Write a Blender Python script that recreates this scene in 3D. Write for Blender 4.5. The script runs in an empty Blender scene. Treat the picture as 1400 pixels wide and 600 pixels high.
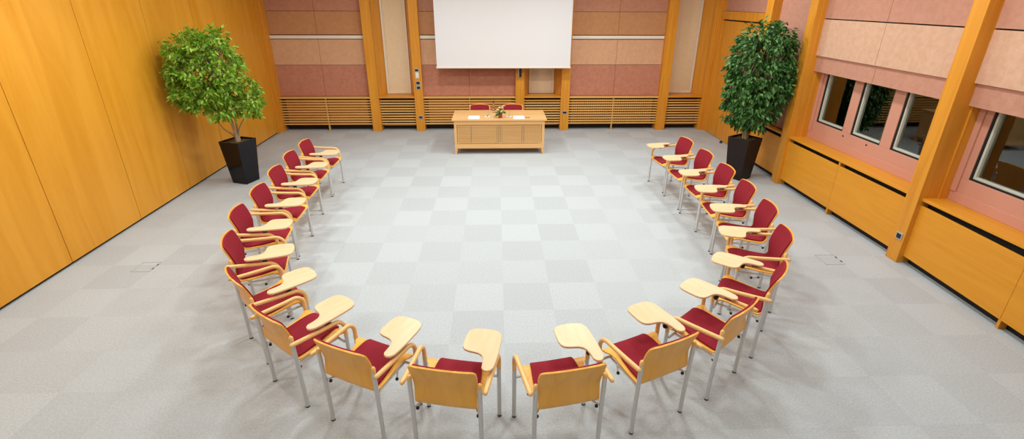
import bpy, bmesh, math, random
from mathutils import Vector, Matrix
random.seed(7)
PI = math.pi
S = bpy.context.scene
COL = S.collection

# ------------------------------------------------------------------ camera, world, lights, exposure
F_PX, CY_PX = 661.5, 282.8
cam_d = bpy.data.cameras.new('camera')
cam = bpy.data.objects.new('camera', cam_d); COL.objects.link(cam); S.camera = cam
cam_d.sensor_fit = 'HORIZONTAL'; cam_d.sensor_width = 36.0
cam_d.lens = F_PX / 1400 * 36.0
cam_d.shift_y = -(300 - CY_PX) / 1400
cam_d.clip_start = 0.05
pitch, yaw, roll = 0.405208, 0.0325161, 0.00335715
fw = Vector((math.sin(yaw)*math.cos(pitch), math.cos(yaw)*math.cos(pitch), -math.sin(pitch)))
rt = Vector((math.cos(yaw), -math.sin(yaw), 0)); up = rt.cross(fw)
r2 = math.cos(roll)*rt + math.sin(roll)*up
u2 = -math.sin(roll)*rt + math.cos(roll)*up
m3 = Matrix((r2, u2, -fw)).transposed()
cam.matrix_world = Matrix.Translation((-0.051574, -3.524026, 2.847307)) @ m3.to_4x4()

w = bpy.data.worlds.new('night'); S.world = w; w.use_nodes = True
w.node_tree.nodes['Background'].inputs[0].default_value = (0.075, 0.088, 0.08, 1)
w.node_tree.nodes['Background'].inputs[1].default_value = 1.0

S.view_settings.view_transform = 'Standard'; S.view_settings.look = 'None'
S.view_settings.gamma = 1.0; S.view_settings.use_curve_mapping = False
S.view_settings.exposure = 0.0

CEIL = 3.75
def area(name, x, y, z, sx, sy, power, color=(.89, 1.0, 1.02), spread=180, rot=(0, 0, 0)):
    d = bpy.data.lights.new(name, 'AREA'); d.shape = 'RECTANGLE'; d.size = sx; d.size_y = sy
    d.energy = power; d.color = color; d.spread = math.radians(spread)
    o = bpy.data.objects.new(name, d); COL.objects.link(o); o.location = (x, y, z); o.rotation_euler = rot
    return o
LP = [(-3.5, 5.2, 11), (-1.2, 5.2, 40), (1.2, 5.2, 50), (3.5, 5.2, 32),
      (-3.5, 3.1, 25), (-1.2, 3.1, 42), (1.2, 3.1, 42), (3.5, 3.1, 26),
      (-3.85, 1.2, 40), (-1.2, 1.1, 30), (1.2, 1.1, 30), (3.5, 1.1, 30),
      (-3.7, -0.9, 24), (-1.2, -0.9, 20), (1.2, -0.9, 20), (3.5, -0.9, 18),
      (-3.5, -3.0, 11), (-1.2, -3.0, 20), (1.2, -3.0, 20), (3.5, -3.0, 6)]
for (x, y, pw) in LP:
    area('ceiling_lamp', x, y, CEIL - 0.03, 0.28, 0.28, pw)

# ------------------------------------------------------------------ materials
def mat(name, base, rough=0.5, spec=0.4, metal=0.0, coat=0.0):
    m = bpy.data.materials.new(name); m.use_nodes = True
    b = m.node_tree.nodes['Principled BSDF']
    b.inputs['Base Color'].default_value = (*base, 1); b.inputs['Roughness'].default_value = rough
    b.inputs['Specular IOR Level'].default_value = spec; b.inputs['Metallic'].default_value = metal
    b.inputs['Coat Weight'].default_value = coat
    return m, m.node_tree, b
def N(t, typ, **kw):
    n = t.nodes.new(typ)
    for k, v in kw.items(): setattr(n, k, v)
    return n
def ramp(t, stops):
    r = N(t, 'ShaderNodeValToRGB'); e = r.color_ramp.elements
    e[0].position, e[0].color = stops[0][0], (*stops[0][1], 1)
    e[1].position, e[1].color = stops[1][0], (*stops[1][1], 1)
    for p, c in stops[2:]:
        q = e.new(p); q.color = (*c, 1)
    return r
def bump(t, b, src, strength=0.2, dist=0.01):
    n = N(t, 'ShaderNodeBump'); n.inputs['Strength'].default_value = strength; n.inputs['Distance'].default_value = dist
    t.links.new(src, n.inputs['Height']); t.links.new(n.outputs[0], b.inputs['Normal'])

def wood(name, c1, c2, scale=(6, 6, 0.5), rough=0.38, spec=0.35, coords='Object', fine=40):
    m, t, b = mat(name, c1, rough, spec)
    tc = N(t, 'ShaderNodeTexCoord'); mp = N(t, 'ShaderNodeMapping'); mp.inputs['Scale'].default_value = scale
    t.links.new(tc.outputs[coords], mp.inputs[0])
    n1 = N(t, 'ShaderNodeTexNoise'); n1.inputs['Scale'].default_value = 1.3; n1.inputs['Detail'].default_value = 5; n1.inputs['Distortion'].default_value = 1.2
    n2 = N(t, 'ShaderNodeTexNoise'); n2.inputs['Scale'].default_value = fine; n2.inputs['Detail'].default_value = 3
    t.links.new(mp.outputs[0], n1.inputs[0]); t.links.new(mp.outputs[0], n2.inputs[0])
    mx = N(t, 'ShaderNodeMath', operation='MULTIPLY_ADD'); t.links.new(n2.outputs[0], mx.inputs[0]); mx.inputs[1].default_value = 0.25
    t.links.new(n1.outputs[0], mx.inputs[2])
    r = ramp(t, [(0.38, c2), (0.78, c1)])
    t.links.new(mx.outputs[0], r.inputs[0]); t.links.new(r.outputs[0], b.inputs['Base Color'])
    return m

ORANGE_A, ORANGE_B = (0.76, 0.315, 0.030), (0.64, 0.230, 0.016)
M = {}
M['veneer'] = wood('veneer wall', (0.80, 0.345, 0.030), (0.69, 0.270, 0.012), scale=(3, 3, 0.35), rough=0.36, fine=30)
M['veneer_v'] = wood('veneer upright', ORANGE_A, ORANGE_B, scale=(9, 9, 0.6), rough=0.4)
M['veneer_y'] = wood('veneer long y', (0.78, 0.32, 0.022), (0.70, 0.27, 0.014), scale=(9, 0.6, 9), rough=0.4)
M['veneer_x'] = wood('veneer long x', ORANGE_A, ORANGE_B, scale=(0.6, 9, 9), rough=0.4)
M['slat'] = wood('slat wood', (0.84, 0.46, 0.14), (0.72, 0.36, 0.085), scale=(0.6, 9, 9), rough=0.45)
M['backing'] = wood('grille backing', (0.72, 0.37, 0.11), (0.60, 0.28, 0.07), scale=(0.6, 9, 9), rough=0.6)
M['birch'] = wood('birch ply', (0.92, 0.56, 0.22), (0.84, 0.46, 0.13), scale=(8, 1.2, 1.2), rough=0.32)
M['birch_z'] = wood('birch ply back', (0.98, 0.50, 0.09), (0.88, 0.41, 0.05), scale=(10, 10, 1.0), rough=0.34)
M['tablet'] = wood('birch tablet', (0.84, 0.58, 0.34), (0.79, 0.51, 0.26), scale=(10, 1.0, 3), rough=0.35)
M['desk'] = wood('desk beech', (0.83, 0.48, 0.20), (0.74, 0.39, 0.13), scale=(0.8, 9, 9), rough=0.38)

def felt(name, c1, c2):
    m, t, b = mat(name, c1, 0.9, 0.15)
    tc = N(t, 'ShaderNodeTexCoord')
    n = N(t, 'ShaderNodeTexNoise'); n.inputs['Scale'].default_value = 14; n.inputs['Detail'].default_value = 8; n.inputs['Roughness'].default_value = 0.75
    t.links.new(tc.outputs['Object'], n.inputs[0])
    r = ramp(t, [(0.35, c2), (0.65, c1)]); t.links.new(n.outputs[0], r.inputs[0]); t.links.new(r.outputs[0], b.inputs['Base Color'])
    bump(t, b, n.outputs[0], 0.25, 0.004)
    return m
M['rose_dark'] = felt('rose felt', (0.58, 0.245, 0.160), (0.48, 0.185, 0.110))
M['beige'] = felt('beige felt', (0.72, 0.40, 0.24), (0.64, 0.34, 0.18))
M['tan'] = felt('tan felt', (0.58, 0.275, 0.13), (0.50, 0.225, 0.095))
M['rose'] = felt('pink felt', (0.56, 0.26, 0.165), (0.48, 0.205, 0.12))
M['beige_r'] = felt('beige felt window wall', (0.70, 0.42, 0.29), (0.62, 0.35, 0.22))
M['rose_r'] = felt('pink felt window wall', (0.58, 0.285, 0.20), (0.51, 0.235, 0.155))

M['pinkframe'] = mat('pink painted frame', (0.64, 0.29, 0.20), 0.5, 0.4)[0]
M['white'] = mat('cream lacquer', (0.80, 0.66, 0.50), 0.4)[0]
M['rail'] = mat('pale metal rail', (0.85, 0.74, 0.62), 0.35)[0]
M['blind'] = felt('beige blind', (0.92, 0.66, 0.43), (0.88, 0.60, 0.37))
M['black'] = mat('black void', (0.012, 0.009, 0.008), 0.7)[0]
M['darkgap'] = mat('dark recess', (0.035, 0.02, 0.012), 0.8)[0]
M['blackplastic'] = mat('black plastic', (0.015, 0.015, 0.017), 0.4)[0]
M['grey_plastic'] = mat('grey plastic', (0.45, 0.44, 0.42), 0.4)[0]
M['white_plastic'] = mat('white plastic', (0.80, 0.78, 0.74), 0.4)[0]
M['alu'] = mat('satin aluminium', (0.66, 0.65, 0.64), 0.38, 0.5, 0.4)[0]
M['seal'] = mat('rubber seal', (0.01, 0.01, 0.01), 0.5)[0]
M['winmetal'] = mat('window bead', (0.62, 0.60, 0.50), 0.4)[0]
M['ceiling'] = mat('ceiling white', (0.80, 0.78, 0.74), 0.8)[0]
M['plainwall'] = mat('rear wall plaster', (0.60, 0.50, 0.40), 0.8)[0]
M['screen'] = mat('projection fabric', (0.80, 0.76, 0.76), 0.75, 0.2)[0]
M['potblack'] = mat('gloss black pot', (0.006, 0.005, 0.007), 0.15, 0.3)[0]
M['potbrown'] = mat('dark brown pot', (0.020, 0.012, 0.011), 0.5, 0.2)[0]
M['paper'] = mat('paper', (0.88, 0.88, 0.90), 0.7)[0]
M['terracotta'] = mat('terracotta vase', (0.30, 0.05, 0.02), 0.45)[0]
M['petal'] = mat('white petal', (0.9, 0.88, 0.8), 0.6)[0]
M['petal_y'] = mat('yellow petal', (0.75, 0.68, 0.22), 0.6)[0]
M['brown_plate'] = mat('brown bracket', (0.10, 0.05, 0.03), 0.5)[0]

# upholstery
m, t, b = mat('wine fabric', (0.30, 0.012, 0.032), 0.85, 0.15)
tc = N(t, 'ShaderNodeTexCoord'); n = N(t, 'ShaderNodeTexNoise'); n.inputs['Scale'].default_value = 260; n.inputs['Detail'].default_value = 3
t.links.new(tc.outputs['Object'], n.inputs[0])
r = ramp(t, [(0.3, (0.23, 0.013, 0.022)), (0.7, (0.34, 0.022, 0.036))]); t.links.new(n.outputs[0], r.inputs[0]); t.links.new(r.outputs[0], b.inputs['Base Color'])
bump(t, b, n.outputs[0], 0.3, 0.002)
M['wine'] = m

# glass pane (dark night behind it)
m = bpy.data.materials.new('window glass'); m.use_nodes = True; t = m.node_tree
for nn in list(t.nodes): t.nodes.remove(nn)
out = N(t, 'ShaderNodeOutputMaterial'); mix = N(t, 'ShaderNodeMixShader'); tr = N(t, 'ShaderNodeBsdfTransparent'); gl = N(t, 'ShaderNodeBsdfGlossy')
gl.inputs['Roughness'].default_value = 0.02; gl.inputs['Color'].default_value = (0.95, 1, 0.98, 1); tr.inputs['Color'].default_value = (0.92, 0.95, 0.94, 1)
fr = N(t, 'ShaderNodeFresnel'); fr.inputs[0].default_value = 2.0
t.links.new(fr.outputs[0], mix.inputs[0]); t.links.new(tr.outputs[0], mix.inputs[1]); t.links.new(gl.outputs[0], mix.inputs[2]); t.links.new(mix.outputs[0], out.inputs[0])
M['glass'] = m
g2 = m.copy(); M['glass_thin'] = g2; [setattr(q.inputs[0], 'default_value', 1.25) for q in g2.node_tree.nodes if q.type == 'FRESNEL']
[setattr(q.inputs[0], 'default_value', (1, 1, 1, 1)) for q in g2.node_tree.nodes if q.type == 'BSDF_TRANSPARENT']
m, t, b = mat('clear glass', (0.95, 0.97, 0.97), 0.02); b.inputs['Transmission Weight'].default_value = 1.0; b.inputs['IOR'].default_value = 1.3
M['clear'] = m

# carpet: half-metre tiles, pile sheen of quarter-turned neighbours painted as two greys
m, t, b = mat('carpet tiles', (0.5, 0.5, 0.5), 0.95, 0.1)
tc = N(t, 'ShaderNodeTexCoord'); mp = N(t, 'ShaderNodeMapping'); mp.inputs['Scale'].default_value = (2, 2, 2); mp.inputs['Location'].default_value = (0, 0, 0.5)
t.links.new(tc.outputs['Object'], mp.inputs[0])
ck = N(t, 'ShaderNodeTexChecker'); ck.inputs['Scale'].default_value = 1.0
ck.inputs['Color1'].default_value = (0.476, 0.479, 0.481, 1); ck.inputs['Color2'].default_value = (0.505, 0.510, 0.512, 1)
t.links.new(mp.outputs[0], ck.inputs['Vector'])
fl = N(t, 'ShaderNodeVectorMath', operation='FLOOR'); t.links.new(mp.outputs[0], fl.inputs[0])
wn = N(t, 'ShaderNodeTexWhiteNoise'); t.links.new(fl.outputs[0], wn.inputs[0])
nz = N(t, 'ShaderNodeTexNoise'); nz.inputs['Scale'].default_value = 60; nz.inputs['Detail'].default_value = 4; nz.inputs['Roughness'].default_value = 0.8
t.links.new(tc.outputs['Object'], nz.inputs[0])
mr = N(t, 'ShaderNodeMapRange'); mr.inputs['To Min'].default_value = 0.965; mr.inputs['To Max'].default_value = 1.02; t.links.new(wn.outputs[0], mr.inputs[0])
mr2 = N(t, 'ShaderNodeMapRange'); mr2.inputs['From Min'].default_value = 0.3; mr2.inputs['From Max'].default_value = 0.7; mr2.inputs['To Min'].default_value = 0.84; mr2.inputs['To Max'].default_value = 1.15
t.links.new(nz.outputs[0], mr2.inputs[0])
mm = N(t, 'ShaderNodeMath', operation='MULTIPLY'); t.links.new(mr.outputs[0], mm.inputs[0]); t.links.new(mr2.outputs[0], mm.inputs[1])
vm = N(t, 'ShaderNodeVectorMath', operation='SCALE'); t.links.new(ck.outputs['Color'], vm.inputs[0]); t.links.new(mm.outputs[0], vm.inputs['Scale'])
t.links.new(vm.outputs[0], b.inputs['Base Color'])
bump(t, b, nz.outputs[0], 0.3, 0.004)
M['carpet'] = m

def leafmat(name, c1, c2, c3, trans=0.2):
    m, t, b = mat(name, c1, 0.42, 0.4)
    g = N(t, 'ShaderNodeNewGeometry'); r = ramp(t, [(0.0, c2), (0.6, c1), (1.0, c3)])
    t.links.new(g.outputs['Random Per Island'], r.inputs[0]); t.links.new(r.outputs[0], b.inputs['Base Color'])
    tl = N(t, 'ShaderNodeBsdfTranslucent'); t.links.new(r.outputs[0], tl.inputs[0])
    mx = N(t, 'ShaderNodeMixShader'); mx.inputs[0].default_value = trans
    o = t.nodes['Material Output']; t.links.new(b.outputs[0], mx.inputs[1]); t.links.new(tl.outputs[0], mx.inputs[2]); t.links.new(mx.outputs[0], o.inputs[0])
    return m
M['leaf_light'] = leafmat('bright ficus leaf', (0.27, 0.47, 0.030), (0.13, 0.29, 0.014), (0.55, 0.70, 0.14), 0.3)
M['leaf_dark'] = leafmat('deep ficus leaf', (0.058, 0.170, 0.030), (0.022, 0.08, 0.012), (0.20, 0.38, 0.11), 0.15)
m, t, b = mat('bark', (0.36, 0.24, 0.14), 0.8)
n = N(t, 'ShaderNodeTexNoise'); n.inputs['Scale'].default_value = 40; r = ramp(t, [(0.3, (0.30, 0.19, 0.10)), (0.7, (0.62, 0.45, 0.29))])
t.links.new(n.outputs[0], r.inputs[0]); t.links.new(r.outputs[0], b.inputs['Base Color']); bump(t, b, n.outputs[0], 0.5, 0.01)
M['bark'] = m
m, t, b = mat('potting mulch', (0.12, 0.07, 0.03), 0.95)
n = N(t, 'ShaderNodeTexVoronoi'); n.inputs['Scale'].default_value = 45; r = ramp(t, [(0.0, (0.04, 0.025, 0.01)), (1.0, (0.35, 0.24, 0.10))])
t.links.new(n.outputs['Color'], r.inputs[0]); t.links.new(r.outputs[0], b.inputs['Base Color']); bump(t, b, n.outputs[0], 0.8, 0.02)
M['mulch'] = m

# ------------------------------------------------------------------ mesh helpers
class MB:
    def __init__(s): s.v = []; s.f = []
    def add(s, vs, fs):
        o = len(s.v); s.v += [tuple(v) for v in vs]; s.f += [tuple(i + o for i in f) for f in fs]; return s
    def box(s, x0, x1, y0, y1, z0, z1):
        vs = [(x, y, z) for x in (x0, x1) for y in (y0, y1) for z in (z0, z1)]
        return s.add(vs, [(0,1,3,2),(4,6,7,5),(0,4,5,1),(2,3,7,6),(0,2,6,4),(1,5,7,3)])
    def prism(s, poly, z0, z1):
        n = len(poly); vs = [(x, y, z0) for x, y in poly] + [(x, y, z1) for x, y in poly]
        return s.add(vs, [tuple(range(n))[::-1], tuple(range(n, 2*n))] + [(i, (i+1) % n, n+(i+1) % n, n+i) for i in range(n)])
    def tube(s, pts, r, seg=10, sq=1.0):
        P = [Vector(p) for p in pts]; R = r if isinstance(r, (list, tuple)) else [r]*len(P)
        vs = []; up = Vector((0.0137, 0.021, 1)) if abs((P[-1]-P[0]).normalized().z) < 0.9 else Vector((1, 0.01, 0))
        T0 = (P[1]-P[0]).normalized(); a = T0.cross(up).normalized()
        for i, p in enumerate(P):
            T = ((P[min(i+1, len(P)-1)] - P[max(i-1, 0)])).normalized()
            a = (a - T*a.dot(T)).normalized(); bb = T.cross(a)
            for k in range(seg):
                th = 2*PI*k/seg; vs.append(p + R[i]*(math.cos(th)*a + sq*math.sin(th)*bb))
        n = len(P); fs = [(i*seg+k, i*seg+(k+1) % seg, (i+1)*seg+(k+1) % seg, (i+1)*seg+k) for i in range(n-1) for k in range(seg)]
        fs += [tuple(range(seg))[::-1], tuple((n-1)*seg+k for k in range(seg))]
        return s.add(vs, fs)
    def lathe(s, prof, cx=0, cy=0, seg=16):
        vs = []; n = len(prof)
        for r, z in prof:
            for k in range(seg): vs.append((cx + r*math.cos(2*PI*k/seg), cy + r*math.sin(2*PI*k/seg), z))
        fs = [(i*seg+k, i*seg+(k+1) % seg, (i+1)*seg+(k+1) % seg, (i+1)*seg+k) for i in range(n-1) for k in range(seg)]
        fs += [tuple(range(seg))[::-1], tuple((n-1)*seg+k for k in range(seg))]
        return s.add(vs, fs)
    def ball(s, c, r, seg=10, rings=6, sz=1.0):
        prof = [(max(r*math.sin(PI*i/rings), 1e-4), c[2] - sz*r*math.cos(PI*i/rings)) for i in range(rings+1)]
        return s.lathe(prof, c[0], c[1], seg)
    def build(s, name, m, parent=None, smooth=False, bevel=0.0, subd=0):
        me = bpy.data.meshes.new(name); me.from_pydata(s.v, [], s.f); me.validate(); me.update()
        bm = bmesh.new(); bm.from_mesh(me); bmesh.ops.recalc_face_normals(bm, faces=bm.faces); bm.to_mesh(me); bm.free()
        if smooth:
            for p in me.polygons: p.use_smooth = True
            try: me.set_sharp_from_angle(angle=math.radians(50))
            except Exception: pass
        o = bpy.data.objects.new(name, me); COL.objects.link(o); me.materials.append(m)
        if parent: o.parent = parent
        if bevel:
            md = o.modifiers.new('bevel', 'BEVEL'); md.width = bevel; md.segments = 2; md.limit_method = 'ANGLE'; md.angle_limit = math.radians(50)
        if subd:
            md = o.modifiers.new('subd', 'SUBSURF'); md.levels = subd; md.render_levels = subd
        return o
def tag(o, label=None, cat=None, group=None, kind=None):
    if label: o['label'] = label
    if cat: o['category'] = cat
    if group: o['group'] = group
    if kind: o['kind'] = kind
    return o
def thing(name, label, cat, loc=(0, 0, 0), rz=0, group=None):
    o = bpy.data.objects.new(name, None); COL.objects.link(o); o.location = loc; o.rotation_euler = (0, 0, rz)
    o.empty_display_size = 0.1
    return tag(o, label, cat, group)
def struct(name, mb, m, bevel=0.0, **k): return tag(mb.build(name, m, bevel=bevel, **k), kind='structure')

# ------------------------------------------------------------------ room shell
XL, XR, YF = -5.03, 4.88, -6.5
TOP = CEIL
struct('floor', MB().box(-5.6, 5.6, YF, 8.6, -0.1, 0.0), M['carpet'])
struct('ceiling', MB().box(-5.6, 5.6, YF, 8.6, CEIL, CEIL+0.1), M['ceiling'])
struct('wall_front', MB().box(-5.6, 5.6, YF-0.1, YF, 0, CEIL), M['plainwall'])
# left wall: movable veneered panels with hairline gaps
mb = MB(); ys = [1.535 + 1.21*k for k in range(-7, 6)]
ys = [y for y in ys if y > YF] ; edges = [YF] + ys + [7.50]
edges = [e for e in edges if e <= 7.50]
for a, bb in zip(edges[:-1], edges[1:]):
    if bb - a > 0.05: mb.box(XL-0.05, XL, a+0.0045, bb-0.0045, 0.035, TOP)
slant = lambda V: [(x - 0.0141*(y-0.55) + 0.065, y, z) for x, y, z in V]
mb.v = slant(mb.v)
struct('wall_left', mb, M['veneer'])
mb = MB().box(XL-0.12, XL-0.030, YF, 7.6, 0.0, TOP); mb.v = slant(mb.v)
struct('trim_1', mb, M['black'])
# back left corner post
mb = MB().box(-5.12, -4.985, 7.62, 7.85, 0, TOP).box(-5.12, -5.035, 7.50, 7.62, 0, TOP)
struct('trim_2', mb, M['veneer_v'], bevel=0.004)

# back wall pillars
YB, YP = 7.68, 7.82
PIL = [(-2.94, -2.735), (-1.925, -1.725), (0.385, 0.588), (1.432, 1.632), (3.712, 3.93)]
for k, (a, bb) in enumerate(PIL):
    struct('trim_%d' % (3+k), MB().box(a, bb, YB, 7.95, 0, TOP), M['veneer_v'], bevel=0.004)
# right back corner mouldings
mb = MB().box(4.73, 4.80, YB, 7.95, 0, TOP).box(4.80, 4.835, YB-0.02, 7.95, 0, TOP).box(4.835, 4.90, YB-0.05, 7.95, 0, TOP)
struct('trim_8', mb, M['veneer_v'], bevel=0.004)

# structural back wall behind panels
mb = MB().box(-5.4, 5.4, 8.2, 8.3, 0, TOP)
struct('wall_back', mb, M['darkgap'])
# felt boards on the back wall
rows = [(0.795, 1.478, 'rose_dark'), (1.486, 2.032, 'beige'), (2.125, 2.600, 'tan'), (2.608, 3.10, 'rose'), (3.108, TOP, 'beige')]
BAYS = [(-4.985, -2.94), (-1.725, 0.385), (1.632, 3.712)]
fb = {}
for (a, bb) in BAYS:
    md = (a+bb)/2
    for z0, z1, mk in rows:
        q = fb.setdefault(mk+'%.1f' % z0, (MB(), mk))
        for s0, s1 in ((a, md-0.003), (md+0.003, bb)):
            q[0].box(s0, s1, YP, YP+0.04, z0, z1)
nt = 9
for kx, (q, mk) in fb.items():
    o = struct('wall_back_boards', q, M[mk]); o.name = 'wall_back'
mb = MB()
for (a, bb) in BAYS: mb.box(a, bb, YP+0.035, YP+0.08, 0.75, TOP)
struct('trim_9', mb, M['darkgap'])
for k, (a, bb) in enumerate(BAYS):
    mb = MB().box(a+0.005, bb-0.005, YP-0.045, YP+0.02, 2.045, 2.110)
    struct('trim_%d' % (10+k), mb, M['rail'], bevel=0.003)

# niches with blinds
NI = [(-2.735, -1.925), (0.588, 1.432), (3.93, 4.73)]
for k, (a, bb) in enumerate(NI):
    i0, i1, yb = a+0.125, bb-0.125, 8.10
    mb = MB()
    mb.add([(a, 7.80, 0.75), (i0, yb, 0.75), (i0, yb, TOP), (a, 7.80, TOP), (a-.02, 7.80, 0.75), (i0-.04, yb+.02, 0.75), (i0-.04, yb+.02, TOP), (a-.02, 7.80, TOP)],
           [(0,1,2,3),(4,7,6,5),(0,3,7,4),(1,5,6,2),(0,4,5,1),(3,2,6,7)])
    mb.add([(bb, 7.80, 0.75), (i1, yb, 0.75), (i1, yb, TOP), (bb, 7.80, TOP), (bb+.02, 7.80, 0.75), (i1+.04, yb+.02, 0.75), (i1+.04, yb+.02, TOP), (bb+.02, 7.80, TOP)],
           [(0,3,2,1),(4,5,6,7),(0,4,7,3),(1,2,6,5),(0,1,5,4),(3,7,6,2)])
    struct('trim_%d' % (13+k), mb, M['veneer_v'])
    w_ = tag(bpy.data.objects.new('window_%d' % (k+1), None), kind='structure'); COL.objects.link(w_); w_.location = ((i0+i1)/2, yb, 0.8)
    hw = (i1-i0)/2
    mb = MB().box(-hw, -hw+0.05, -0.03, 0.03, 0, TOP-0.85).box(hw-0.05, hw, -0.03, 0.03, 0, TOP-0.85).box(-hw+0.05, hw-0.05, -0.03, 0.03, 0, 0.05)
    mb.build('window_frame', M['white'], w_, bevel=0.006)
    MB().box(-hw+0.05, hw-0.05, 0.012, 0.02, 0.05, TOP-0.85).build('window_blind', M['blind'], w_)
    MB().box(-hw+0.05, hw-0.05, -0.012, -0.006, 0.05, TOP-0.85).build('window_pane', M['glass_thin'], w_)
    mb = MB().prism([(a, YB-0.015), (bb, YB-0.015), (bb, 7.80), (i1, yb-.02), (i0, yb-.02), (a, 7.80)], 0.765, 0.795)
    mb.build('window_sill', M['veneer_x'], None, bevel=0.004)
    o = bpy.data.objects['window_sill'] if k == 0 else bpy.data.objects['window_sill.%03d' % k]
    o.parent = w_; o.matrix_parent_inverse = Matrix.Translation((-(i0+i1)/2, -yb, -0.8))

# slatted radiator covers on the back wall
def slat_cover(a, bb, label, style, posts):
    t = thing('radiator_cover', label, 'radiator cover', ((a+bb)/2, YB+0.05, 0), 0, 'slatted radiator covers along the back wall')
    h = (bb-a)/2
    y0, y1 = 0.0, 0.03
    mb = MB()
    for i in range(10):
        z = 0.145 + i*0.0595
        mb.box(-h, h, y0, y1, z, z+0.028)
    mb.build('slats', M['slat'], t, bevel=0.002)
    if style != 'niche':
        MB().box(-h, h, -0.03, 0.13, 0.752, 0.785).build('top_rail', M['slat'], t, bevel=0.003)
    for px_ in posts:
        MB().box(px_-0.012, px_+0.012, 0.010, 0.075, 0.0, 0.752).build('post', M['slat'], t, bevel=0.002)
    if style == 'panel':
        mb = MB()
        for s0, s1 in ((-h+0.10, -0.03), (0.03, h-0.10)): mb.box(s0, s1, 0.065, 0.08, 0.17, 0.715)
        mb.build('backing_panel', M['backing'], t)
    if style == 'grid':
        mb = MB(); n_ = int((2*h-0.2)/0.05)
        for i in range(n_+1):
            x = -h+0.08+i*0.05
            if x < h-0.10: mb.box(x, x+0.021, 0.04, 0.055, 0.17, 0.715)
        mb.build('perforated_screen', M['backing'], t)
    if style == 'niche':
        mb = MB().tube([(-h+.03, 0.12, 0.12), (h-.03, 0.12, 0.12)], 0.025).tube([(-h+.03, 0.12, 0.45), (h-.03, 0.12, 0.45)], 0.025)
        mb.build('heating_pipe', M['backing'], t, smooth=True)
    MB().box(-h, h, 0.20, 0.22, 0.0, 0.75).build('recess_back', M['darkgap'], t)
slat_cover(-4.985, -2.94, 'wide slatted wood radiator cover in the corner beside the smooth veneered wall', 'panel', [0.0])
slat_cover(-2.735, -1.925, 'narrow slatted wood radiator cover under the blind beside the switch pillar', 'niche', [])
slat_cover(-1.725, 0.385, 'wide slatted wood radiator cover behind the presenters desk and its two chairs', 'panel', [0.0])
slat_cover(0.588, 1.432, 'narrow slatted wood radiator cover partly hidden by the end of the desk', 'niche', [])
slat_cover(1.632, 3.712, 'wide slatted wood radiator cover with square perforated screen behind its slats', 'grid', [0.0])
slat_cover(3.93, 4.73, 'narrow slatted wood radiator cover in the corner beside the wooden doors', 'niche', [])

# ------------------------------------------------------------------ window wall (right)
def ybox(mb, x0, x1, y0, y1, z0, z1): return mb.box(x0, x1, y0, y1, z0, z1)
RP = [(1.335, 1.505), (3.985, 4.16), (5.205, 5.42), (-1.32, -1.15), (-3.97, -3.80)]
for k, (a, bb) in enumerate(RP):
    struct('trim_%d' % (16+k), MB().box(4.65, 5.0, a, bb, 0, TOP), M['veneer_v'], bevel=0.004)
RB = [(1.505, 3.985), (-1.15, 1.335), (4.16, 5.205), (-3.80, -1.32), (-6.5, -3.97)]
upper = {'beige_r': MB(), 'rose_r': MB()}
for k, (a, bb) in enumerate(RB):
    md = (a+bb)/2 if bb-a > 1.5 else None
    spans = [(a, bb)] if md is None else [(a, md-0.003), (md+0.003, bb)]
    for s0, s1 in spans:
        if k == 2:
            upper['rose_r'].box(4.80, 4.86, s0, s1, 0.83, 2.605)
        else:
            upper['beige_r'].box(4.80, 4.86, s0, s1, 2.08, 2.590)
            upper['rose_r'].box(4.83, 4.86, s0, s1, 1.850, 2.078)
        upper['rose_r'].box(4.80, 4.86, s0, s1, 2.605, 3.12)
        upper['beige_r'].box(4.80, 4.86, s0, s1, 3.13, TOP)
for mk, mb in upper.items(): struct('wall_right', mb, M[mk])
mb = MB()
for (a, bb) in RB: mb.box(4.855, 4.875, a, bb, 2.09, TOP)
struct('trim_21', mb, M['darkgap'])
struct('wall_right', MB().box(5.10, 5.2, 1.335, 8.2, 0, 0.78).box(5.10, 5.2, 4.1, 8.2, 0.78, TOP).box(5.10, 5.2, YF, 1.335, 0, 0.78).box(4.90, 5.2, YF, 8.2, 2.3, TOP), M['darkgap'])

# wooden reveals beside the window bays
mb = MB()
for k, (a, bb) in enumerate(RB):
    if k == 2: continue
    mb.box(4.86, 5.0, bb-0.02, bb, 0.82, 1.85); mb.box(4.86, 5.0, a, a+0.02, 0.82, 1.85)
struct('trim_22', mb, M['veneer_v'])

# sills and lower panels
names_lab = ['orange veneered radiator cover under the three dark windows', 'orange veneered radiator cover beside the socket pillar, under the single dark window in view', 'short orange veneered radiator cover behind the dark brown planter',
             'orange veneered radiator cover along the window wall behind the seats', 'orange veneered radiator cover at the rear end of the window wall']
for k, (a, bb) in enumerate(RB[:4]):
    t = thing('radiator_cover', names_lab[k], 'radiator cover', (4.70, (a+bb)/2, 0), 0, 'veneered radiator covers along the window wall')
    h = (bb-a)/2
    spans = [(-h, -0.003), (0.003, h)] if h > 0.7 else [(-h, h)]
    for s0, s1 in spans: MB().box(0.0, 0.022, s0, s1, 0.095, 0.732).build('panel', M['veneer_y'], t, bevel=0.002)
    if k == 1: t.rotation_euler.z = -0.04; t.location.x -= 0.045
    if h > 0.7: MB().box(0.004, 0.08, -0.014, 0.014, 0, 0.79).build('post', M['veneer_v'], t)
    MB().box(0.085, 0.10, -h, h, 0.0, 0.79).build('recess_back', M['black'], t)
    struct('sill', MB().box(4.695, 5.0 if k != 2 else 4.8, a, bb, 0.788, 0.820), M['veneer_y'], bevel=0.003).name = 'window_sill'

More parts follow.
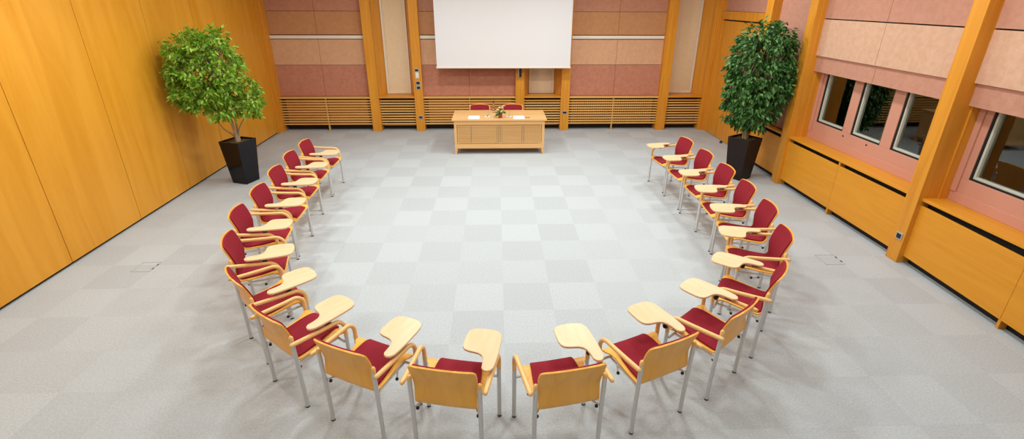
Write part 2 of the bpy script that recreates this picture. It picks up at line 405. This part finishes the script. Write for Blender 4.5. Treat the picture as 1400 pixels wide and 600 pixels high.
# pink framed windows
wn_ = 4
for k, (a, bb) in enumerate(RB[:2]+[RB[3]]):
    ops = [(bb-0.66-0.02-0.08, bb-0.14), (bb-1.50, bb-0.93), (bb-2.28, bb-1.68)]
    if k > 0: ops = [(bb-0.76, bb-0.16), (bb-1.52, bb-0.94), (bb-2.28, bb-1.70)]
    o = struct('window_%d' % wn_, MB(), M['pinkframe']); wn_ += 1
    me = o.data
    mb = MB(); z0, z1 = 1.095, 1.88
    mb.box(4.965, 5.03, a+.02, bb-.02, 0.815, z0)
    mb.box(4.965, 5.03, a+.02, bb-.02, z1, 2.1)
    ed = [bb-.02] + [v for op in ops for v in (op[1], op[0])] + [a+.02]
    for q in range(0, len(ed), 2): mb.box(4.965, 5.03, ed[q+1], ed[q], z0, z1)
    # raised border at each end of the frame
    mb.box(4.945, 4.965, bb-0.085, bb-.02, 0.93, z1).box(4.945, 4.965, a+.02, a+0.085, 0.93, z1).box(4.955, 4.965, a+.02, bb-.02, 0.82, 0.93)
    nm = mb.build('window_frame', M['pinkframe'], o, bevel=0.004)
    for (c0, c1) in ops:
        mb = MB().box(4.975, 5.045, c0, c0+0.018, z0, z1).box(4.975, 5.045, c1-0.018, c1, z0, z1).box(4.975, 5.045, c0+.018, c1-.018, z0, z0+0.018)
        sl = mb.build('window_seal', M['seal'], o)
        mb = MB().box(4.99, 5.05, c0+0.018, c0+0.038, z0+.018, z1).box(4.99, 5.05, c1-0.042, c1-0.018, z0+.018, z1).box(4.99, 5.05, c0+.038, c1-.042, z0+.018, z0+0.042)
        mb.build('window_bead', M['winmetal'], o, bevel=0.002)
        MB().box(5.020, 5.026, c0+0.03, c1-0.03, z0+.03, z1).build('window_pane', M['glass'], o)
        mb = MB()
        for i in range(11): mb.add([(5.16, c0, 1.88-0.035*i), (5.19, c0, 1.865-0.035*i), (5.19, c1, 1.865-0.035*i), (5.16, c1, 1.88-0.035*i)], [(0,1,2,3)])
        bo = mb.build('window_shutter', M['grey_plastic'], o); sm_ = bo.modifiers.new('s', 'SOLIDIFY'); sm_.thickness = 0.003
    for yy in (ops[0][0]-0.05, ops[1][0]+0.21):
        MB().box(4.96, 4.967, yy-0.014, yy+0.014, 1.035, 1.050).build('drain_slot', M['seal'], o)
# low exterior parapet seen dimly through the panes
struct('trim_23', MB().box(5.45, 5.5, YF, 5.2, 0.5, 1.25), M['grey_plastic'])

# double wooden doors beyond the last pillar
d_ = tag(bpy.data.objects.new('door_1', None), kind='structure'); COL.objects.link(d_); d_.location = (XR, 6.54, 0)
MB().box(0, 0.05, -1.0, -0.002, 0.01, 2.44).build('door_leaf', M['veneer_v'], d_, bevel=0.003)
MB().box(0, 0.05, 0.002, 1.0, 0.01, 2.44).build('door_leaf', M['veneer_v'], d_, bevel=0.003)
mb = MB().box(-0.02, 0.06, -1.12, -1.0, 0, 2.47).box(-0.02, 0.06, 1.0, 1.09, 0, 2.47).box(-0.03, 0.06, -1.12, 1.09, 2.47, 2.63)
mb.build('door_frame', M['veneer_v'], d_, bevel=0.004)
struct('wall_right', MB().box(4.88, 4.92, 5.42, 7.5, 2.635, TOP), M['rose_r'])
struct('trim_24', MB().box(4.86, 4.95, 7.5, 7.63, 2.635, TOP), M['veneer_v'])
t = tag(MB().lathe([(0.03, 0.0), (0.03, 0.02), (0.022, 0.045), (0.01, 0.05)]).build('door_stop', M['blackplastic'], smooth=True), 'small black door stop on the carpet at the foot of the wooden doors', 'door stop')
t.location = (4.80, 6.52, 0)

# ------------------------------------------------------------------ sockets, switches
def plate(name, label, cat, loc, wd, ht, rz=0, dark=True, group=None):
    t = thing(name, label, cat, loc, rz, group)
    MB().box(-wd/2, wd/2, -0.010, 0.0, -ht/2, ht/2).build('cover_plate', M['grey_plastic'] if dark else M['white_plastic'], t, bevel=0.002)
    if dark: MB().box(-wd/2+0.012, wd/2-0.012, -0.014, -0.009, -ht/2+0.014, ht/2-0.014).build('socket_insert', M['blackplastic'], t, bevel=0.002)
    else: MB().box(-wd/2+0.015, wd/2-0.015, -0.018, -0.009, -ht/2+0.02, ht/2-0.02).build('rocker', M['white_plastic'], t, bevel=0.003)
    return t
plate('thermostat', 'small black panel directly above the white wall control on the pillar', 'wall control', (-1.83, YB, 1.385), 0.10, 0.075)
plate('wall_control', 'white upright wall control on the pillar beside the projection screen', 'wall control', (-1.825, YB, 1.275), 0.075, 0.13, dark=False)
plate('light_switch', 'upper of two square black switches on the pillar below the white control', 'switch', (-1.818, YB, 1.105), 0.10, 0.085)
plate('light_switch', 'lower of two square black switches on the pillar below the white control', 'switch', (-1.814, YB, 1.000), 0.10, 0.085)
plate('power_socket', 'black power socket low on the pillar beneath the switches', 'socket', (-1.81, YB, 0.325), 0.10, 0.075)
plate('power_socket', 'black power socket on the pillar between desk and perforated radiator cover', 'socket', (1.532, YB, 0.425), 0.115, 0.075)
plate('power_socket', 'black power socket with metal rim on the pillar between the windows', 'socket', (4.65, 1.405, 0.318), 0.085, 0.085, rz=-PI/2)
t = thing('wall_telephone', 'dark wall handset with pale bracket under the edge of the projection screen', 'handset', (0.49, YB, 1.30))
MB().box(-0.03, 0.025, -0.05, 0.0, -0.06, 0.16).build('handset', M['blackplastic'], t, bevel=0.008)
MB().box(-0.045, -0.03, -0.035, 0.0, -0.07, 0.16).build('bracket', M['alu'], t, bevel=0.003)
MB().box(0.03, 0.07, -0.02, 0.0, 0.0, 0.03).build('hook', M['slat'], t, bevel=0.003)

# ------------------------------------------------------------------ projection screen
t = thing('projection_screen', 'large white projection screen hanging on the back wall above the desk', 'screen', (0.112, 7.40, 1.46))
MB().box(-1.455, 1.455, -0.002, 0.002, 0.03, TOP-1.60).build('screen_fabric', M['screen'], t)
MB().box(-1.468, 1.468, -0.015, 0.015, 0.0, 0.032).build('weight_bar', M['rail'], t, bevel=0.005)
MB().box(-1.55, 1.55, -0.07, 0.07, TOP-1.60, TOP-1.46).build('housing', M['white_plastic'], t, bevel=0.01)

# ------------------------------------------------------------------ floor boxes
def floor_box(cx, cy, s, label):
    t = thing('floor_box', label, 'floor box', (cx, cy, 0), 0, None)
    h = s/2; e = 0.006
    MB().box(-h, h, -h, -h+e, 0, .003).box(-h, h, h-e, h, 0, .003).box(-h, -h+e, -h, h, 0, .003).box(h-e, h, -h, h, 0, .003).build('rim', M['grey_plastic'], t)
    MB().box(h-0.012, h-0.001, -h*0.55, -h*0.25, 0.001, .006).build('catch', M['blackplastic'], t)
    MB().box(h-0.012, h-0.001, h*0.25, h*0.55, 0.001, .006).build('catch', M['blackplastic'], t)
floor_box(-4.10, 1.455, 0.215, 'flush square floor box in the carpet near the smooth veneered wall')
floor_box(3.91, 1.42, 0.23, 'flush square floor box in the carpet near the window wall')

# ------------------------------------------------------------------ chair
def catmull(P, n):
    out = []
    for i in range(len(P)-1):
        p0, p1, p2, p3 = P[max(i-1, 0)], P[i], P[i+1], P[min(i+2, len(P)-1)]
        for k in range(n):
            u = k/n
            out.append(tuple(0.5*((2*b_) + (-a_+c_)*u + (2*a_-5*b_+4*c_-d_)*u*u + (-a_+3*b_-3*c_+d_)*u**3) for a_, b_, c_, d_ in zip(p0, p1, p2, p3)))
    out.append(tuple(P[-1])); return out
# y, z, half width of shell, half width of pad
PROF = [(-.304,.792,.155,.155), (-.302,.788,.187,.170), (-.298,.778,.206,.184), (-.292,.762,.215,.195), (-.274,.715,.217,.199), (-.256,.665,.214,.197), (-.242,.615,.209,.193),
        (-.232,.56,.206,.188), (-.225,.50,.205,.184), (-.216,.450,.206,.182), (-.190,.418,.207,.182), (-.13,.416,.207,.181), (-.03,.428,.208,.178), (.05,.442,.209,.172),
        (.10,.450,.220,.166), (.130,.453,.243,.162), (.160,.450,.247,.158), (.184,.438,.240,.154), (.196,.426,.215,.150)]
def sheet(rows, off0, off1, arch=True):
    """a curved board: rows of (y,z,halfwidth); thickness between normal offsets off0 and off1"""
    NC = 12; n = len(rows); G = []
    for i, (y, z, hw) in enumerate(rows):
        a = rows[max(i-1, 0)]; c = rows[min(i+1, n-1)]
        ty, tz = c[0]-a[0], c[1]-a[1]; L = math.hypot(ty, tz); ny, nz = -tz/L, ty/L     # points forward / up
        back = min(max((z-0.46)/0.12, 0), 1)
        row = []
        for k in range(NC+1):
            s = -1+2*k/NC; x = s*hw
            yy = y + back*0.028*(x/0.2)**2; zz = z + (0.012*(1-s*s) if (arch and z > 0.7) else 0)*((z-0.7)/0.09 if z > 0.7 else 0)
            zz += (1-back)*0.006*(x/0.2)**2
            row.append((x, yy, zz, ny, nz))
        G.append(row)
    vs = []
    for off in (off0, off1):
        for row in G:
            for (x, y, z, ny, nz) in row: vs.append((x, y+ny*off, z+nz*off))
    W = NC+1; B0 = n*W; fs = []
    for i in range(n-1):
        for k in range(NC):
            a = i*W+k; fs.append((a, a+1, a+W+1, a+W)); a += B0; fs.append((a, a+W, a+W+1, a+1))
    for i in range(n-1):
        for k in (0, NC):
            a = i*W+k; fs.append((a, a+W, a+W+B0, a+B0))
    for k in range(NC):
        for i in (0, n-1):
            a = i*W+k; fs.append((a, a+1, a+1+B0, a+B0))
    return MB().add(vs, fs)
def arc(c, r, a0, a1, n, x):   # arc in the yz plane
    return [(x, c[0]+r*math.cos(a0+(a1-a0)*i/n), c[1]+r*math.sin(a0+(a1-a0)*i/n)) for i in range(n+1)]
TABLET = [(.207,-.085),(.203,-.03),(.196,.005),(.180,.032),(.155,.048),(.120,.055),(.085,.060),(.055,.072),(.037,.095),(.030,.13),(.032,.21),(.038,.262),(.055,.290),(.085,.303),(.13,.309),
          (.18,.309),(.235,.301),(.268,.279),(.282,.245),(.288,.18),(.291,.06),(.289,-.03),(.284,-.075),(.268,-.102),(.245,-.112),(.222,-.105)]
def make_chair(label, group, tablet=True):
    t = thing('armchair', label, 'chair', group=group)
    R_ = catmull(PROF, 3)
    sh = sheet([(r[0], r[1], r[2]) for r in R_], -0.006, 0.005).build('seat_shell', M['birch_z'], t, smooth=True)
    pr = [(r[0], r[1], r[3]) for r in R_ if r[1] < 0.782 or r[0] > -0.2]
    pr = [p for p in pr if not (p[0] > 0.186)]
    pad = sheet(pr, 0.0055, 0.021).build('upholstery', M['wine'], t, smooth=True, bevel=0.006)
    for s in (-1, 1):
        # rear leg up to arm height
        l = MB().tube([(s*.228, -.214, 0.012), (s*.228, -.218, .30), (s*.229, -.230, .630)], 0.0155, 10).build('rear_leg', M['alu'], t, smooth=True)
        MB().tube([(s*.229, -.2298, .628), (s*.229, -.2305, .650), (s*.229, -.231, .662), (s*.229, -.231, .668)], [.0165, .0165, .012, .004], 10).build('leg_cap', M['birch'], l, smooth=True)
        MB().lathe([(.0155, 0), (.016, .008), (.0155, .013)], s*.228, -.214, 10).build('foot_glide', M['blackplastic'], l, smooth=True)
        l = MB().tube([(s*.273, .172, 0.012), (s*.273, .168, .455)], 0.0155, 10).build('front_leg', M['alu'], t, smooth=True)
        MB().lathe([(.0155, 0), (.016, .008), (.0155, .013)], s*.273, .172, 10).build('foot_glide', M['blackplastic'], l, smooth=True)
        pts = [(s*.273, .168, .445), (s*.273, .168, .50)] + arc((.078, .515), .090, 0.0, PI/2+0.05, 8, s*.2735) + [(s*.272, .0, .606), (s*.271, -.12, .612), (s*.269, -.25, .620), (s*.2685, -.262, .621), (s*.2685, -.268, .6212)]
        rr = [.0165]*(len(pts)-2) + [.013, .006]
        MB().tube(pts, rr, 10).build('armrest', M['birch'], t, smooth=True)
        # bolt joining arm and post
        # underframe
    mb = MB()
    mb.tube([(-.265, .150, .392), (.265, .150, .392)], 0.010, 8)
    for s in (-1, 1):
        mb.tube([(s*.185, .150, .392), (s*.185, -.10, .385), (s*.190, -.165, .382), (s*.222, -.205, .385)], 0.009, 8)
        mb.tube([(s*.185, .06, .388), (s*.205, .02, .362)], 0.006, 6)
    fr = mb.build('seat_frame', M['alu'], t, smooth=True)
    for x, y, z in ((-.205, -.195, .362), (.205, -.195, .362), (-.207, .015, .352), (.207, .015, .352)):
        MB().ball((x, y, z), 0.013, 8, 6).build('rubber_buffer', M['blackplastic'], t, smooth=True)
    if tablet:
        tb = MB().prism(TABLET, .649, .667).build('writing_tablet', M['tablet'], t, bevel=0.005)
        MB().box(.215, .272, -.07, .08, .634, .648).build('tablet_bracket', M['brown_plate'], tb, bevel=0.003)
        mb = MB().lathe([(.016, .585), (.022, .595), (.022, .618), (.016, .64)], .232, .055, 10)
        mb.build('tablet_knob', M['blackplastic'], tb, smooth=True)
        MB().box(.208, .222, -.02, .05, .636, .648).build('support_bar', M['alu'], tb)
    return t
def dup(root, loc, rz, label):
    r = root.copy(); COL.objects.link(r); r.location = loc; r.rotation_euler = (0, 0, rz); r['label'] = label
    for ch in list(root.children):
        c = ch.copy(); COL.objects.link(c); c.parent = r
        for g in list(ch.children):
            d = g.copy(); COL.objects.link(d); d.parent = c
    return r
CH = [
 (-2.810, 3.940, -91.0, 'wine red tablet armchair at the desk end of the row beside the black planter'),
 (-2.800, 3.316, -88.5, 'wine red tablet armchair second from the desk end, row beside the black planter'),
 (-2.722, 2.633, -88.3, 'wine red tablet armchair third from the desk end, row beside the black planter'),
 (-2.628, 1.930, -87.4, 'wine red tablet armchair fourth from the desk end, row by the veneered wall'),
 (-2.560, 1.300, -82.0, 'wine red tablet armchair fifth from the desk end, row by the veneered wall'),
 (-2.330, 0.680, -73.5, 'wine red tablet armchair sixth from the desk end, row by the veneered wall'),
 (-1.995, 0.105, -48.5, 'wine red tablet armchair seventh from the desk, veneered wall side, where the row bends'),
 (-1.555, -0.387, -38.0, 'wine red tablet armchair eighth from the desk on the veneered wall side'),
 (-0.975, -0.732, -25.2, 'wine red tablet armchair ninth from the desk, veneered wall side, plywood back showing'),
 (-0.353, -0.936, -11.1, 'tablet armchair at the horseshoe foot opposite the desk, on the veneered wall side'),
 (0.356, -0.951, 10.8, 'tablet armchair at the horseshoe foot opposite the desk, on the window side'),
 (1.009, -0.721, 23.8, 'wine red tablet armchair ninth from the desk, window side, plywood back showing'),
 (1.593, -0.401, 39.2, 'wine red tablet armchair eighth from the desk on the window side'),
 (2.098, 0.063, 53.0, 'wine red tablet armchair seventh from the desk, window side, where the row bends'),
 (2.490, 0.675, 75.0, 'wine red tablet armchair sixth from the desk end, row on the window side'),
 (2.675, 1.300, 81.7, 'wine red tablet armchair fifth from the desk end, row on the window side'),
 (2.745, 1.925, 86.0, 'wine red tablet armchair fourth from the desk end, row on the window side'),
 (2.777, 2.557, 92.4, 'wine red tablet armchair third from the desk end, row beside the brown planter'),
 (2.771, 3.235, 93.7, 'wine red tablet armchair second from the desk end, row beside the brown planter'),
 (2.735, 3.915, 98.0, 'wine red tablet armchair at the desk end of the row beside the brown planter')]
proto = make_chair(CH[0][3], 'armchairs of the horseshoe')
proto.location = (CH[0][0], CH[0][1], 0); proto.rotation_euler = (0, 0, math.radians(CH[0][2]))
for x, y, a, lab in CH[1:]: dup(proto, (x, y, 0), math.radians(a), lab)
pc = make_chair('wine red armchair tucked behind the desk beside the water bottle', 'chairs behind the desk', tablet=False)
pc.location = (-0.407, 6.50, 0); pc.rotation_euler = (0, 0, PI)
c2 = dup(pc, (0.292, 6.50, 0), PI, 'wine red armchair tucked behind the desk beside the flowers and pillar')

# ------------------------------------------------------------------ desk
t = thing('desk', 'light wooden presenters desk with perforated front in front of the screen', 'desk', (0.0, 5.80, 0))
MB().box(-0.925, 0.925, -0.03, 0.83, 0.675, 0.708).build('desktop', M['desk'], t, bevel=0.003)
lat = MB(); nx, nz = 44, 11; x0, x1, z0, z1 = -0.845, 0.845, 0.200, 0.602
px_ = (x1-x0)/nx; pz_ = (z1-z0)/nz
for i in range(nx+1): lat.box(x0+i*px_-px_*.21, x0+i*px_+px_*.21, 0.0, 0.014, z0, z1)
for j in range(nz+1): lat.box(x0, x1, 0.0005, 0.0135, z0+j*pz_-pz_*.21, z0+j*pz_+pz_*.21)
lat.build('perforated_front', M['desk'], t)
MB().box(-0.887, 0.887, -0.001, 0.02, 0.600, 0.675).box(-0.887, 0.887, -0.001, 0.02, 0.118, 0.202).box(-0.887, -0.84, -0.001, 0.02, 0.2, 0.6).box(0.84, 0.887, -0.001, 0.02, 0.2, 0.6).build('front_frame', M['desk'], t, bevel=0.002)
mb = MB()
for s0, s1 in ((-0.84, -0.60), (-0.55, -0.06), (0.06, 0.45), (0.52, 0.84)): mb.box(s0, s1, 0.32, 0.33, 0.14, 0.50)
mb.build('inner_panel', M['backing'], t)  # darker wood puts the shade of the desk interior into the colour
MB().box(-0.84, 0.84, 0.36, 0.37, 0.13, 0.66).build('light_block_sheet', M['brown_plate'], t)  # added dark sheet, shuts out light from behind so the holes read dark
for s in (-1, 1):
    MB().box(min(s*.885, s*.86), max(s*.885, s*.86), 0.019, 0.80, 0.118, 0.675).build('side_panel', M['desk'], t, bevel=0.002)
    for yy in (0.0, 0.74):
        leg = MB().add([(s*.885, yy, .118), (s*.83, yy, .118), (s*.83, yy+.06, .118), (s*.885, yy+.06, .118), (s*.885, yy, 0), (s*.850, yy, 0), (s*.850, yy+.05, 0), (s*.885, yy+.05, 0)],
                       [(0,1,2,3), (4,7,6,5), (0,4,5,1), (1,5,6,2), (2,6,7,3), (3,7,4,0)])
        leg.build('leg', M['desk'], t, bevel=0.002)
ZT = 0.708
o = tag(MB().box(-.11, .11, -.14, .14, 0, .002).build('paper_sheet', M['paper']), 'white paper sheet on the desk in front of the chair by the water bottle', 'paper', 'papers on the desk'); o.location = (-0.50, 5.945, ZT)
o = tag(MB().box(-.11, .11, -.14, .14, 0, .002).build('paper_sheet', M['paper']), 'white paper sheet on the desk beside the small dark pen', 'paper', 'papers on the desk'); o.location = (0.385, 5.935, ZT)
o = tag(MB().tube([(-.045, 0, .005), (.04, .01, .005), (.05, .011, .005)], [.005, .005, .001], 8).build('pen', M['blackplastic'], smooth=True), 'small dark pen on the desk beside a paper sheet', 'pen'); o.location = (0.55, 5.885, ZT)
def tumbler(x, y, lab):
    t = thing('coaster_glass', lab, 'glass', (x, y, ZT), 0, 'glasses on the desk')
    MB().lathe([(.055, 0), (.055, .004), (.02, .0045)], seg=20).build('paper_doily', M['paper'], t, smooth=True)
    MB().lathe([(.026, .005), (.030, .03), (.033, .10), (.031, .10), (.028, .03), (.022, .012)], seg=20).build('tumbler', M['clear'], t, smooth=True)
tumbler(-0.235, 6.03, 'clear drinking glass on a white doily between a paper sheet and the flowers, bottle side')
tumbler(0.19, 6.03, 'clear drinking glass on a white doily between the flowers and the pen side paper')
t = thing('water_bottle', 'clear water bottle with a dark cap standing on the desk between the chairs', 'bottle', (-0.115, 6.42, ZT))
MB().lathe([(.030, 0), (.033, .01), (.033, .11), (.028, .14), (.013, .175), (.013, .20), (.009, .20)], seg=20).build('bottle_body', M['clear'], t, smooth=True)
MB().lathe([(.020, .198), (.020, .225), (.017, .228)], seg=16).build('cap', M['blackplastic'], t, smooth=True)
t = thing('flower_vase', 'small red brown vase of white and yellow flowers on the desk', 'flowers', (0.02, 5.90, ZT))
MB().lathe([(.035, 0), (.038, .01), (.040, .085), (.036, .085), (.034, .02)], seg=20).build('vase', M['terracotta'], t, smooth=True)
def leaf(mb, p, d, L, wd, nrm):
    d = d.normalized(); s = d.cross(nrm)
    if s.length < 1e-3: s = d.cross(Vector((1, 0.3, 0.1)))
    s.normalize(); n_ = s.cross(d).normalized()
    a = p; b1 = p + d*L*.45 + s*wd*.5 + n_*wd*.12; b2 = p + d*L*.45 - s*wd*.5 + n_*wd*.12; c = p + d*L - n_*L*.08; mid = p + d*L*.45 - n_*wd*.05
    mb.add([a, b1, mid, b2, c], [(0, 1, 2), (0, 2, 3), (1, 4, 2), (2, 4, 3)])
def rv(): 
    while True:
        v = Vector((random.uniform(-1, 1), random.uniform(-1, 1), random.uniform(-1, 1)))
        if 0.05 < v.length < 1: return v.normalized()
lf = MB()
for i in range(46):
    d = rv(); d.z = abs(d.z)*.8+.1
    leaf(lf, Vector((0, 0, .085)) + d*random.uniform(.01, .05), d, random.uniform(.05, .09), .022, rv())
for i in range(8): leaf(lf, Vector((-.02, -.01, .08)), Vector((-1, random.uniform(-.4, .2), random.uniform(-.7, .2))), random.uniform(.09, .13), .025, rv())
lf.build('foliage', M['leaf_dark'], t)
for i, (x, y, z, mk) in enumerate([(-.05, -.02, .155, 'petal'), (.035, .0, .20, 'petal'), (.02, -.045, .12, 'petal'), (-.015, .02, .19, 'petal'), (.07, .01, .225, 'petal_y'), (-.075, -.03, .09, 'petal_y')]):
    mb = MB()
    for k in range(9):
        a = k*2*PI/9; dd = Vector((math.cos(a), math.sin(a), .45)); leaf(mb, Vector((x, y, z)), dd, .034, .024, Vector((0, 0, 1)))
    for k in range(6):
        a = k*2*PI/6+.3; dd = Vector((math.cos(a), math.sin(a), 1.4)); leaf(mb, Vector((x, y, z)), dd, .026, .020, Vector((0, 0, 1)))
    mb.build('blossom', M[mk], t)

# ------------------------------------------------------------------ ficus trees
def planter(cx, cy, h, top, base, rz, label, pm, g=None):
    t = thing('planter', label, 'planter', (cx, cy, 0), rz, g)
    a, b_ = top/2, base/2; i = a-0.02; d = h-0.05; ii = i-0.003
    V = [(-b_,-b_,0),(b_,-b_,0),(b_,b_,0),(-b_,b_,0),(-a,-a,h),(a,-a,h),(a,a,h),(-a,a,h),(-i,-i,h),(i,-i,h),(i,i,h),(-i,i,h),(-ii,-ii,d),(ii,-ii,d),(ii,ii,d),(-ii,ii,d)]
    Fc = [(3,2,1,0)]
    for q in (0, 4, 8):
        for k in range(4): Fc.append((q+k, q+(k+1) % 4, q+4+(k+1) % 4, q+4+k))
    Fc.append((12,13,14,15))
    MB().add(V, Fc).build('pot', pm, t, bevel=0.004)
    n_ = 14; g_ = MB(); vs = []; fs = []
    for r in range(n_+1):
        for c in range(n_+1):
            x = -ii + 2*ii*c/n_; y = -ii+2*ii*r/n_; vs.append((x, y, d+0.012+random.uniform(0, .018)))
    for r in range(n_):
        for c in range(n_):
            q = r*(n_+1)+c; fs.append((q, q+1, q+n_+2, q+n_+1))
    g_.add(vs, fs).build('mulch', M['mulch'], t, smooth=True)
    return t
def tree(name, label, base, stems, blobs, nleaf, lm, L=0.07, droop=0.5, lim=(-9, 9)):
    """stems: tubes from the pot; blobs: ellipsoids (centre, radii, share) filled with leafy twigs"""
    t = thing(name, label, 'tree', base)
    B = Vector(base); tips = []
    mb = MB()
    for pts, r0 in stems:
        P = [Vector(p) for p in pts]; n_ = len(P)
        C_ = catmull([tuple(p) for p in P], 4); m_ = len(C_)
        mb.tube([Vector(c) for c in C_], [r0*(1-.65*i/(m_-1)) for i in range(m_)], 8); tips.append(P[-1])
    tr = mb.build('trunk', M['bark'], t, smooth=True)
    br = MB(); fo = MB(); tot = sum(b_[2] for b_ in blobs)
    for c, r, sh in blobs:
        c = Vector(c)-B; n_ = int(nleaf*sh/tot); ntw = max(6, n_//16)
        for k in range(ntw):
            d = rv(); rad = random.uniform(.35, 1.0)**.45
            e = c + Vector((d.x*r[0], d.y*r[1], d.z*r[2]))*rad
            st = min(tips, key=lambda q: (q-e).length); mid = st.lerp(e, .55) + Vector((0, 0, .05))
            if k % 3 == 0: br.tube([st, mid, e], [.008, .005, .0025], 5)
            out = Vector((d.x, d.y, d.z*.5)).normalized()
            for q in range(n_//ntw):
                p = e + rv()*random.uniform(.01, .085)
                p.x = min(max(p.x, lim[0]-B.x+.06), lim[1]-B.x-.06)
                if abs(p.x-(lim[0]-B.x+.06)) < .001: p.x += random.uniform(0, .15)
                dd = (out*.7 + rv()*.75 + Vector((0, 0, -droop))).normalized()
                nr = (Vector((0, 0, 1)) + rv()*.7).normalized()
                if p.x+B.x+dd.x*L*1.2 < lim[0] or p.x+B.x+dd.x*L*1.2 > lim[1]: dd.x = -dd.x
                leaf(fo, p, dd, L*random.uniform(.75, 1.25), L*.46*random.uniform(.85, 1.2), nr)
    br.build('branches', M['bark'], t, smooth=True)
    fo.build('foliage', M[lm], t)
    return t
planter(-4.305, 4.335, 0.72, 0.39, 0.285, math.radians(-19), 'glossy black tapered square planter under the bright green ficus', M['potblack'])
planter(4.145, 4.325, 0.72, 0.39, 0.285, math.radians(31), 'matt dark brown tapered square planter under the deep green ficus', M['potbrown'])
bx_, by_ = -4.31, 4.35
tree('ficus_tree', 'bright green spreading ficus tree in the glossy black planter by the veneered wall', (bx_, by_, 0.675),
     [([(0, 0, 0), (.0, -.01, .15), (-.03, -.02, .45), (-.05, -.03, .8)], .036), ([(.02, .02, 0), (-.05, .0, .12), (-.18, -.03, .25), (-.30, -.05, .55)], .018),
      ([(.03, .0, 0), (.05, .02, .2), (.15, 0, .35), (.32, -.05, .55)], .016), ([(-.01, .03, 0), (.01, .05, .2), (.02, .03, .5), (.05, .0, .9)], .018)],
     [((-4.46, 4.18, 1.86), (.52, .55, .56), 5.6), ((-4.63, 4.10, 1.70), (.31, .45, .48), 2.4), ((-4.10, 4.30, 1.43), (.33, .36, .30), 1.7), ((-4.48, 4.20, 1.42), (.46, .44, .36), 2.2),
      ((-4.30, 4.25, 2.08), (.32, .38, .34), 1.1), ((-4.60, 4.10, 2.12), (.28, .34, .28), 1.0), ((-3.93, 4.33, 1.27), (.15, .22, .17), .35)], 8200, 'leaf_light', L=.080, droop=.45, lim=(-4.99, 9))
bx_, by_ = 4.155, 4.34
tree('ficus_tree', 'dense deep green barrel-shaped ficus tree in the dark brown planter by the doors', (bx_, by_, 0.675),
     [([(0, 0, 0), (-.01, -.01, .15), (-.02, -.02, .5), (0, 0, .75)], .030), ([(.04, .02, 0), (.06, .03, .2), (.12, .0, .5), (.2, 0, .8)], .018), ([(-.03, .02, 0), (-.05, .03, .2), (-.10, .0, .5), (-.2, 0, .8)], .018)],
     [((4.22, 4.43, 1.94), (.52, .50, .58), 5.0), ((4.25, 4.43, 1.50), (.53, .50, .50), 5.0), ((4.19, 4.43, 1.16), (.43, .44, .34), 2.4), ((4.37, 4.43, 1.80), (.42, .42, .58), 2.2)], 11500, 'leaf_dark', L=.086, droop=.8, lim=(-9, 4.66))
